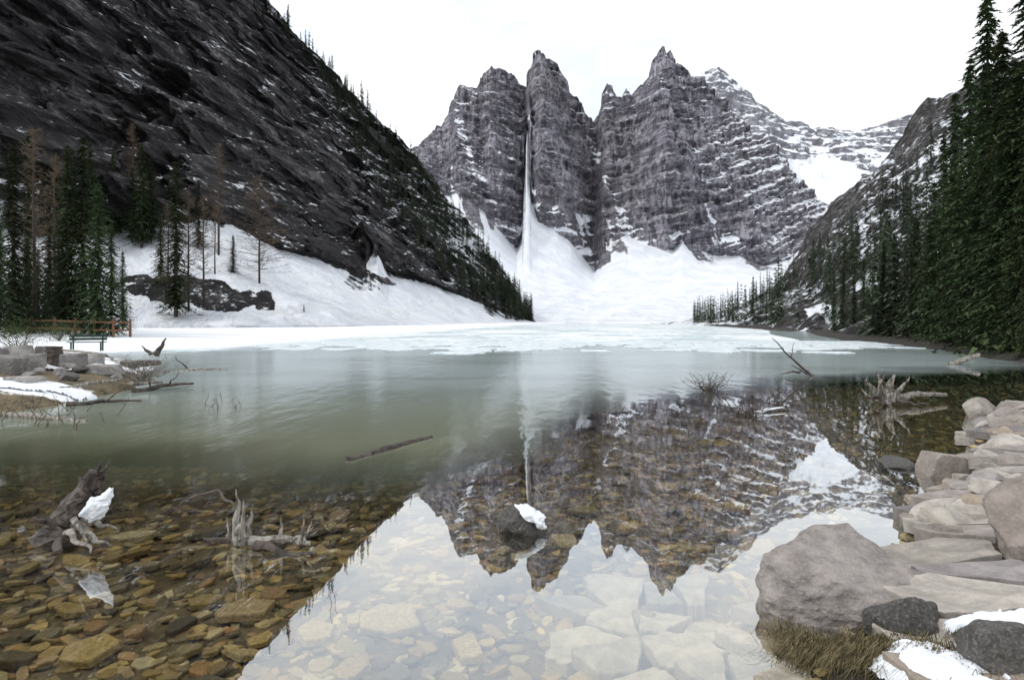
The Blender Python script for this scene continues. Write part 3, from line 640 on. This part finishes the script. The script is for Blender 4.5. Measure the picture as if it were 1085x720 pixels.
while k<400 and tr_<5000:
    tr_+=1
    px=rr.uniform(735,1090)
    hi=float(np.interp(px,[730,770,820,860,900,940,980,1020,1060,1085],[338,330,303,268,232,196,170,160,150,140]))
    lo=float(np.interp(px,[730,800,850,900,1000,1085],[343,346,350,356,366,368]))
    py=hi+(lo-hi)*rr.random()**.9
    if 830<px<930 and py>np.interp(px,[830,930],[312,300]) and py<350 and rr.random()<.8: continue
    p=LR.at(px,py);hh=rr.uniform(7,14)
    if p.y>150: hh*=.7
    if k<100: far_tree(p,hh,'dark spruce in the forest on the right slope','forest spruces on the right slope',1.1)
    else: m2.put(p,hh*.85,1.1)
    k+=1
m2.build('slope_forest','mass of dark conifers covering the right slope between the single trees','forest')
for px,py,hpx in [(893,352,72),(905,352,62),(915,350,78),(884,350,60),(936,352,95),(948,354,110),(960,356,100),(972,358,130),(925,354,70)]:
    p=LR.at(px,py);tree(NEAR[rr.randrange(3)],p-Vector((0,0,.2)),hpx/F*p.y,'spruce in the row at the foot of the right slope','spruces along the right shore',1.1)
for px,top,Y,k,lab in [(1000,140,50,1,None),(1012,95,47,0,None),(1028,60,44,1,None),(1046,-14,40,0,'tallest spruce on the right bank, reaching the top of the view'),(1062,30,38,2,None),(1076,60,36,0,None),(1092,-40,35,2,'huge dark spruce cut by the right edge of the view'),(1060,150,36,2,None),(1082,190,33,2,None),(1038,170,41,2,None),(1015,200,44,2,None),(990,190,52,0,None),(1105,60,33,0,None),(1070,240,34,2,None),(985,235,49,2,None),(1050,250,38,2,None),(1028,260,42,2,None),(1088,280,31,2,None),(1000,260,46,2,None),(970,230,55,2,None)]:
    ground_tree(px,top,Y,NEAR[k],lab or 'dark spruce crowded on the near right shore',None if lab else 'crowded spruces on the near right shore',wide=1.1)
# ------------------------------------------------------------------ dead wood
def wood(name,label,cat,loc,parts,group=None):
    root=empty(name,loc);tag(root,label,cat,group)
    for pn,mat,limbs in parts:
        m=MB()
        for i,(a,b,r0,r1,wg) in enumerate(limbs):
            P,Rr=limb(Vector(a)-Vector(loc),Vector(b)-Vector(loc),r0,r1,14,wg,i*7+len(limbs));m.tube(P,Rr,10,.13,i)
        m.obj(pn,mat,root)
    return root
def q(px,py,Y): return pt(px,py,Y)
Ya=5.95
s=wood('driftwood_stump','dark rotten stump leaning right with a snow patch, at the left','stump',(-3.85,Ya,0),[
 ('trunk',M['darkwood'],[(q(60,575,Ya),q(104,500,Ya+.1),.19,.08,.03),(q(82,545,Ya),q(98,500,Ya-.05),.12,.03,.04),(q(98,520,Ya+.05),q(117,487,Ya+.1),.06,.004,.03),(q(98,512,Ya+.05),q(108,486,Ya+.1),.04,.003,.03),(q(90,520,Ya+.05),q(84,505,Ya+.1),.05,.006,.03)]),
 ('root',M['darkwood'],[(q(75,560,Ya),q(36,548,Ya-.2),.08,.01,.06),(q(80,565,Ya),q(50,590,Ya-.5),.07,.01,.05)]),
 ('root',M['dead'],[(q(80,555,Ya-.05),q(118,578,Ya-.4),.05,.008,.05),(q(70,560,Ya),q(96,585,Ya-.5),.045,.006,.05),(q(85,545,Ya),q(124,560,Ya-.1),.05,.006,.05),(q(78,550,Ya-.1),q(92,572,Ya-.4),.03,.006,.06)])])
stone_obj('snow_patch',5,81,(.17,.05,.09),q(99,540,Ya-.13)-Vector((-3.85,Ya,0)),M['snow'],parent=s,rough=.6,lo=.55,npl=8,smooth=True,rot=(.2,-.7,0))
stone_obj('snow_patch',5,83,(.09,.05,.05),q(112,527,Ya-.1)-Vector((-3.85,Ya,0)),M['snow'],parent=s,rough=.6,lo=.55,npl=8,smooth=True,rot=(.1,-.9,0))
s=wood('driftwood_roots','bleached spiky root stump with low roots reaching right in the shallows','stump',(-2.3,5.9,0),[
 ('stump',M['dead'],[(q(252,572,5.9),q(250,518,5.9),.055,.004,.03),(q(262,572,5.9),q(268,533,5.95),.05,.004,.04),(q(245,572,5.95),q(240,548,5.9),.045,.005,.04),(q(256,570,5.85),q(258,530,5.8),.04,.003,.03),(q(250,565,5.85),q(262,545,5.8),.03,.003,.05)]),
 ('root',M['dead'],[(q(250,572,5.9),q(328,575,5.8),.06,.02,.03),(q(300,574,5.85),q(297,548,5.85),.03,.003,.04),(q(318,575,5.8),q(322,548,5.85),.025,.003,.04),(q(308,574,5.8),q(332,558,5.9),.02,.003,.05),(q(322,575,5.8),q(330,552,5.9),.02,.002,.05)]),
 ('root',M['darkwood'],[(q(255,575,5.9),q(215,570,5.8),.055,.01,.04),(q(270,578,5.8),q(335,586,5.6),.045,.01,.05)])])
wood('fallen_branch','thin dark branch arching out of the water behind the bleached roots','branch',(-2.9,6.6,0),[('branch',M['darkwood'],[(q(185,530,7.2),q(232,519,7.3),.018,.014,.03),(q(232,519,7.3),q(252,540,7),.014,.01,.03),(q(205,526,7.2),q(175,545,6.9),.01,.004,.05)])])
wood('floating_log','long thin log floating in the open water left of centre','log',(-1.8,10.2,0),[('trunk',M['darkwood'],[(q(368,488,9.4),q(457,463,11.2),.06,.035,.01)]),('branch',M['darkwood'],[(q(392,481,9.8),q(408,472,9.9),.015,.004,.04),(q(430,470,10.5),q(446,462,10.6),.012,.004,.04)])])
wood('dead_branch','bare forked branch poking up from the far water on the right','branch',(10.2,23,0),[('branch',M['darkwood'],[(q(862,400,23),q(818,358,23),.06,.012,.02),(q(848,394,23),q(826,396,23),.04,.01,.05),(q(838,378,23),q(842,362,23),.02,.004,.04),(q(855,396,23),q(838,386,22.5),.03,.008,.04)])])
wood('root_wad','grey upturned root wad with spiky roots standing in water off the right shore','stump',(8.7,15.4,0),[
 ('stump',M['dead'],[(q(935,428,15.4),q(948,396,15.5),.2,.02,.04),(q(940,425,15.4),q(916,403,15.3),.12,.01,.05),(q(935,425,15.4),q(930,391,15.3),.09,.008,.05),(q(945,425,15.4),q(964,399,15.4),.09,.01,.05),(q(930,420,15.3),q(938,393,15.2),.07,.006,.05),(q(925,425,15.3),q(913,412,15.2),.06,.008,.05)]),
 ('trunk',M['dead'],[(q(945,420,15.4),q(1002,418,16.2),.09,.05,.02)]),
 ('root',M['darkwood'],[(q(935,420,15.3),q(915,420,15.0),.07,.01,.05),(q(940,430,15.3),q(950,440,14.6),.09,.01,.05),(q(950,425,15.3),q(985,428,15.1),.06,.01,.05),(q(935,428,15.1),q(935,400,15.1),.07,.01,.06)])])
wood('shore_log','pale log lying on the right shore under the dark trees','log',(19,29,0),[('trunk',M['dead'],[(q(1006,387,28.5),q(1037,376,29),.13,.1,.01)])])
wood('driftwood_log','long brown log lying along the edge of the left bank','log',(-8,13,0),[('trunk',M['dead'],[(q(-20,438,13.8),q(92,448,12.9),.09,.06,.01)]),('branch',M['darkwood'],[(q(85,452,12.7),q(132,462,11.8),.05,.03,.03)])])
wood('driftwood_log','short dark log on the snow at the point of the left bank','log',(-11,24,0),[('trunk',M['dead'],[(q(172,396,25),q(240,392,26),.15,.07,.02)]),('branch',M['darkwood'],[(q(200,394,25.5),q(186,378,25.5),.05,.01,.05),(q(180,396,25),q(150,400,24.5),.12,.05,.03)])])
wood('dead_stump','small dark stump with roots behind the snowy shrub on the left','stump',(-16,31,.3),[('stump',M['darkwood'],[(q(165,376,31),q(176,358,31),.16,.03,.03),(q(160,375,31),q(150,366,31),.1,.02,.05)])])
wood('driftwood_log','thin grey log half in water below the snowy shrub','log',(-10,18.5,0),[('trunk',M['dead'],[(q(118,410,19),q(172,404,19.6),.1,.05,.02)])])
wood('driftwood_log','pale thin log lying across the snow ledge of the left bank','log',(-12,16,.3),[('trunk',M['dead'],[(q(60,412,16.3),q(128,402,17.4),.06,.03,.02)])])
wood('driftwood_log','dark thin log reaching into the open water from the left bank edge','log',(-9,14,0),[('trunk',M['darkwood'],[(q(70,428,15.2),q(150,424,16),.07,.02,.02)]),('branch',M['darkwood'],[(q(110,426,15.6),q(128,414,15.6),.025,.006,.04)])])
wood('driftwood_log','crooked dark log with upright snags off the left bank point','log',(-9,18,0),[('trunk',M['darkwood'],[(q(140,414,18),q(205,406,19.5),.09,.03,.03)]),('branch',M['darkwood'],[(q(160,411,18.5),q(150,392,18.5),.03,.006,.04),(q(178,409,18.8),q(190,394,18.8),.03,.006,.04)])])
wood('fallen_log','snow dusted log lying across the middle shoal','log',(5.5,14.2,0),[('trunk',M['darkwood'],[(q(792,440,14),q(834,434,14.5),.07,.05,.02)]),('snow_strip',M['snow'],[(q(800,436.5,14),q(830,432,14.5),.03,.03,.02)])])
wood('driftwood_log','thick dark log lying on the earth edge behind the snow ledge','log',(-10.5,20,0.2),[('trunk',M['darkwood'],[(q(130,388,23),q(168,384,25),.16,.1,.02)])])
def sticks(px0,px1,py0,py1,n,name,label,cat,group,seed,mat,L_,th,zb=0):
    r=random.Random(seed)
    for i in range(n):
        px=r.uniform(px0,px1);py=r.uniform(py0,py1);Y=(H-zb)*F/(py-HY);a=pt(px,py,Y);m=MB()
        e=a+Vector((r.uniform(-1,1)*L_*.7,r.uniform(-.5,.5)*L_,r.uniform(.3,1)*L_))
        P,Rr=limb(a-Vector((0,0,.08)),e,th,th*.4,7,.05,i);m.tube(P,Rr,5)
        s_=a.lerp(e,.55);m.tube([s_,s_+Vector((r.uniform(-1,1),r.uniform(-1,1),r.uniform(0,1)))*L_*.3],[th*.5,th*.25],4)
        tag(m.obj(name,mat),label,cat,group)
def bush(px,py,n,label,seed,mat,L_,th,zb=0,sx=1.0):
    r=random.Random(seed);Y=(H-zb)*F/(py-HY);a=pt(px,py,Y);m=MB()
    for i in range(n):
        st=a+Vector((r.gauss(0,.1)*sx,r.gauss(0,.1),-.05))
        e=a+Vector((r.gauss(0,.6)*L_*sx,r.gauss(0,.5)*L_,r.uniform(.2,1)*L_))
        P,Rr=limb(st,e,th,th*.4,6,.06,i);m.tube(P,Rr,4)
        for k in range(4):
            s_=Vector(P[r.randrange(2,6)]);m.tube([s_,s_+Vector((r.uniform(-1,1),r.uniform(-1,1),r.uniform(0,1)))*L_*.3],[th*.45,th*.2],3)
    tag(m.obj('bare_bush',mat),label,'bush')
bush(750,414,44,'tangle of bare twigs breaking the water where the shoal meets the open lake',1,M['darkwood'],.5,.010)
bush(792,440,34,'low dead bush sticking out of the water left of the snow dusted log',2,M['darkwood'],.4,.01,sx=1.5)
bush(826,432,24,'small dead bush at the right end of the snow dusted log',9,M['darkwood'],.35,.01)
bush(150,402,70,'bare grey bush dusted with snow on the point of the left bank',5,M['dead'],.65,.010,.3,1.2)
sticks(620,745,436,460,22,'stick','short stick standing in the water of the middle shoal','stick','sticks standing in the middle shoal',3,M['darkwood'],.22,.008)
sticks(340,352,620,640,5,'reed','thin reed standing in the foreground water beside the bleached roots','reed','reeds in the foreground water',4,M['darkwood'],.14,.003)
sticks(215,260,424,436,10,'stick','thin dead stick in the open water off the left point','stick','sticks off the left point',6,M['darkwood'],.3,.009)
sticks(-10,130,425,450,34,'stick','brown twig hanging over the water at the left bank','stick','twigs along the left bank',7,M['twig'],.3,.01,.1)
# ------------------------------------------------------------------ left bank blocks, fence, bench
for i,(px,Y,d,lab) in enumerate([(6,18.5,(.55,.45,.36),'large pale square block at the left edge of the stone row'),(34,20,(.42,.36,.34),'grey block left of the upright dark log'),(78,21,(.42,.36,.36),'grey block right of the upright dark log'),(20,24,(.45,.4,.36),'far pale block at the back of the stone row'),(110,20.5,(.6,.45,.18),'flat brown stone on the earth of the left point'),(98,23,(.36,.32,.3),'small block at the right end of the stone row'),(24,16.4,(.5,.3,.16),'low stone in the snow ledge'),(48,25,(.4,.36,.36),'square block in the second row behind the upright log'),(-14,21,(.5,.45,.4),'block cut by the left edge of the view behind the front row')]):
    X=(px-CX)/F*Y
    stone_obj('stone_block',4,140+i,tuple(q_*1.25 for q_ in d),(X,Y,gz(X,Y)+d[2]*.6),M['grey'],lab,'stone block',rz=.3*math.sin(i*2),rough=.05,lo=.65,npl=5,box=True)
rb=random.Random(4)
for i in range(26):
    px=rb.uniform(-10,165);Y=rb.uniform(17,27);X=(px-CX)/F*Y
    if lake_sd(np.array([X]),np.array([Y]))[0]<.1: continue
    r=rb.uniform(.12,.28)
    stone_obj('bank_rock',4,700+i,(r,r*.8,r*.6),(X,Y,gz(X,Y)+r*.3),M['grey'] if rb.random()<.5 else M['darkrock'],'rough loose rock scattered on the left bank around the stone row','rock','loose rocks on the left bank',rz=i,rough=.07,lo=.45,npl=7)
wood('upright_log','short dark upright log between the grey blocks of the left bank','log',tuple(pt(57,388,21)),[('trunk',M['darkwood'],[(pt(57,390,21),pt(57,367,21),.28,.25,.01)])])
fr=empty('rail_fence',(-30,47,.9));tag(fr,'low reddish wooden rail fence at the foot of the left grove','fence')
fp=[(30,51),(58,50),(80,48.5),(100,47.5),(120,47),(138,48)];base_=[]
for px,Y in fp:
    X=(px-CX)/F*Y;z=gz(X,Y);base_.append(Vector((X,Y,z)))
    m=MB();m.tube([Vector((X,Y,z-.2))-fr.location,Vector((X,Y,z+1.3))-fr.location],[.09,.08],8);m.obj('post',M['rail'],fr)
for a,b in zip(base_[:-1],base_[1:]):
    for hz in (.5,1.05):
        m=MB();m.tube([a+Vector((0,-.09,hz))-fr.location,b+Vector((0,-.09,hz))-fr.location],[.07,.07],7);m.obj('rail',M['rail'],fr)
bY=36.0;bX=(92-CX)/F*bY;bn=empty('park_bench',(bX,bY,gz(bX,bY)));bn.rotation_euler=(0,0,.3);tag(bn,'dark green wooden bench in front of the rail fence','bench')
m=MB()
for k in range(3): m.box((0,-.16+.16*k,.46),(1.8,.13,.04))
m.obj('seat',M['bench'],bn)
m=MB()
for k in range(2): m.box((0,.27,.62+.17*k),(1.8,.035,.13))
m.obj('backrest',M['bench'],bn)
for sx_ in (-.7,.7):
    m=MB();m.box((sx_,-.15,.21),(.07,.07,.45));m.obj('leg',M['bench'],bn)
    m=MB();m.box((sx_,.225,.4),(.07,.05,.85));m.obj('leg',M['bench'],bn)
def shrub(x,y,r,label,seed):
    rr=random.Random(seed);z=gz(x,y);root=empty('shrub',(x,y,z));tag(root,label,'shrub');v=[];f=[];st=MB()
    for i in range(14):
        e=Vector((rr.gauss(0,.5),rr.gauss(0,.5),rr.uniform(.5,1)))*r;P,Rr=limb((0,0,0),e,.02,.008,5,.06,i);st.tube(P,Rr,4)
    for i in range(1800):
        c=Vector((rr.gauss(0,.45),rr.gauss(0,.45),abs(rr.gauss(.5,.3))))*r
        a=Vector((rr.uniform(-1,1),rr.uniform(-1,1),rr.uniform(-1,1)))*.07;b=Vector((rr.uniform(-1,1),rr.uniform(-1,1),rr.uniform(-1,1)))*.05
        n=len(v);v+=[c,c+a,c+b];f.append((n,n+1,n+2))
    st.obj('stems',M['bark'],root);link('foliage',mesh_data('foliage',v,f,M['shrub']),root)
shrub(-24.5,33,1.3,'green low shrub at the left edge beside the grove',3)
shrub(-28.5,42,1.2,'dark green shrub in front of the rail fence',4)
# ------------------------------------------------------------------ light, sky, camera
w=bpy.data.worlds.new('World');scene.world=w;w.use_nodes=True;t=w.node_tree;t.nodes.clear()
N=t.nodes.new;Lk=t.links.new
sky=N('ShaderNodeTexSky');sky.sky_type='NISHITA';sky.sun_disc=False;sky.sun_elevation=R(50);sky.sun_rotation=R(250)
b1=N('ShaderNodeBackground');b1.inputs[1].default_value=.1;Lk(sky.outputs[0],b1.inputs[0])
tc=N('ShaderNodeTexCoord');mp=N('ShaderNodeMapping');mp.inputs['Scale'].default_value=(1.2,1.2,3.2);Lk(tc.outputs['Generated'],mp.inputs[0])
nz=N('ShaderNodeTexNoise');nz.inputs['Scale'].default_value=2.6;nz.inputs['Detail'].default_value=7;nz.inputs['Roughness'].default_value=.55;Lk(mp.outputs[0],nz.inputs['Vector'])
cr=N('ShaderNodeValToRGB');cr.color_ramp.elements[0].position=.36;cr.color_ramp.elements[0].color=(.76,.83,.93,1);cr.color_ramp.elements[1].position=.6;cr.color_ramp.elements[1].color=(1,1,1,1);Lk(nz.outputs[0],cr.inputs[0])
b2=N('ShaderNodeBackground');b2.inputs[1].default_value=1.35;Lk(cr.outputs[0],b2.inputs[0])
mx=N('ShaderNodeMixShader');mx.inputs[0].default_value=.9;Lk(b1.outputs[0],mx.inputs[1]);Lk(b2.outputs[0],mx.inputs[2])
ow=N('ShaderNodeOutputWorld');Lk(mx.outputs[0],ow.inputs[0])
sl=bpy.data.lights.new('sun','SUN');sl.energy=1.3;sl.angle=R(10);sl.color=(1,.97,.92);so=bpy.data.objects.new('sun',sl);col.objects.link(so)
so.rotation_euler=(R(40),0,R(-70))
cam=bpy.data.cameras.new('camera');cam.sensor_width=36;cam.lens=F/1085*36;cam.shift_y=-(360-HY)/1085;cam.clip_end=5000;cam.clip_start=.05
co=bpy.data.objects.new('camera',cam);col.objects.link(co);co.location=(0,0,H);co.rotation_euler=(R(90),0,0);scene.camera=co
scene.view_settings.view_transform='Standard';scene.view_settings.look='None';scene.view_settings.exposure=0
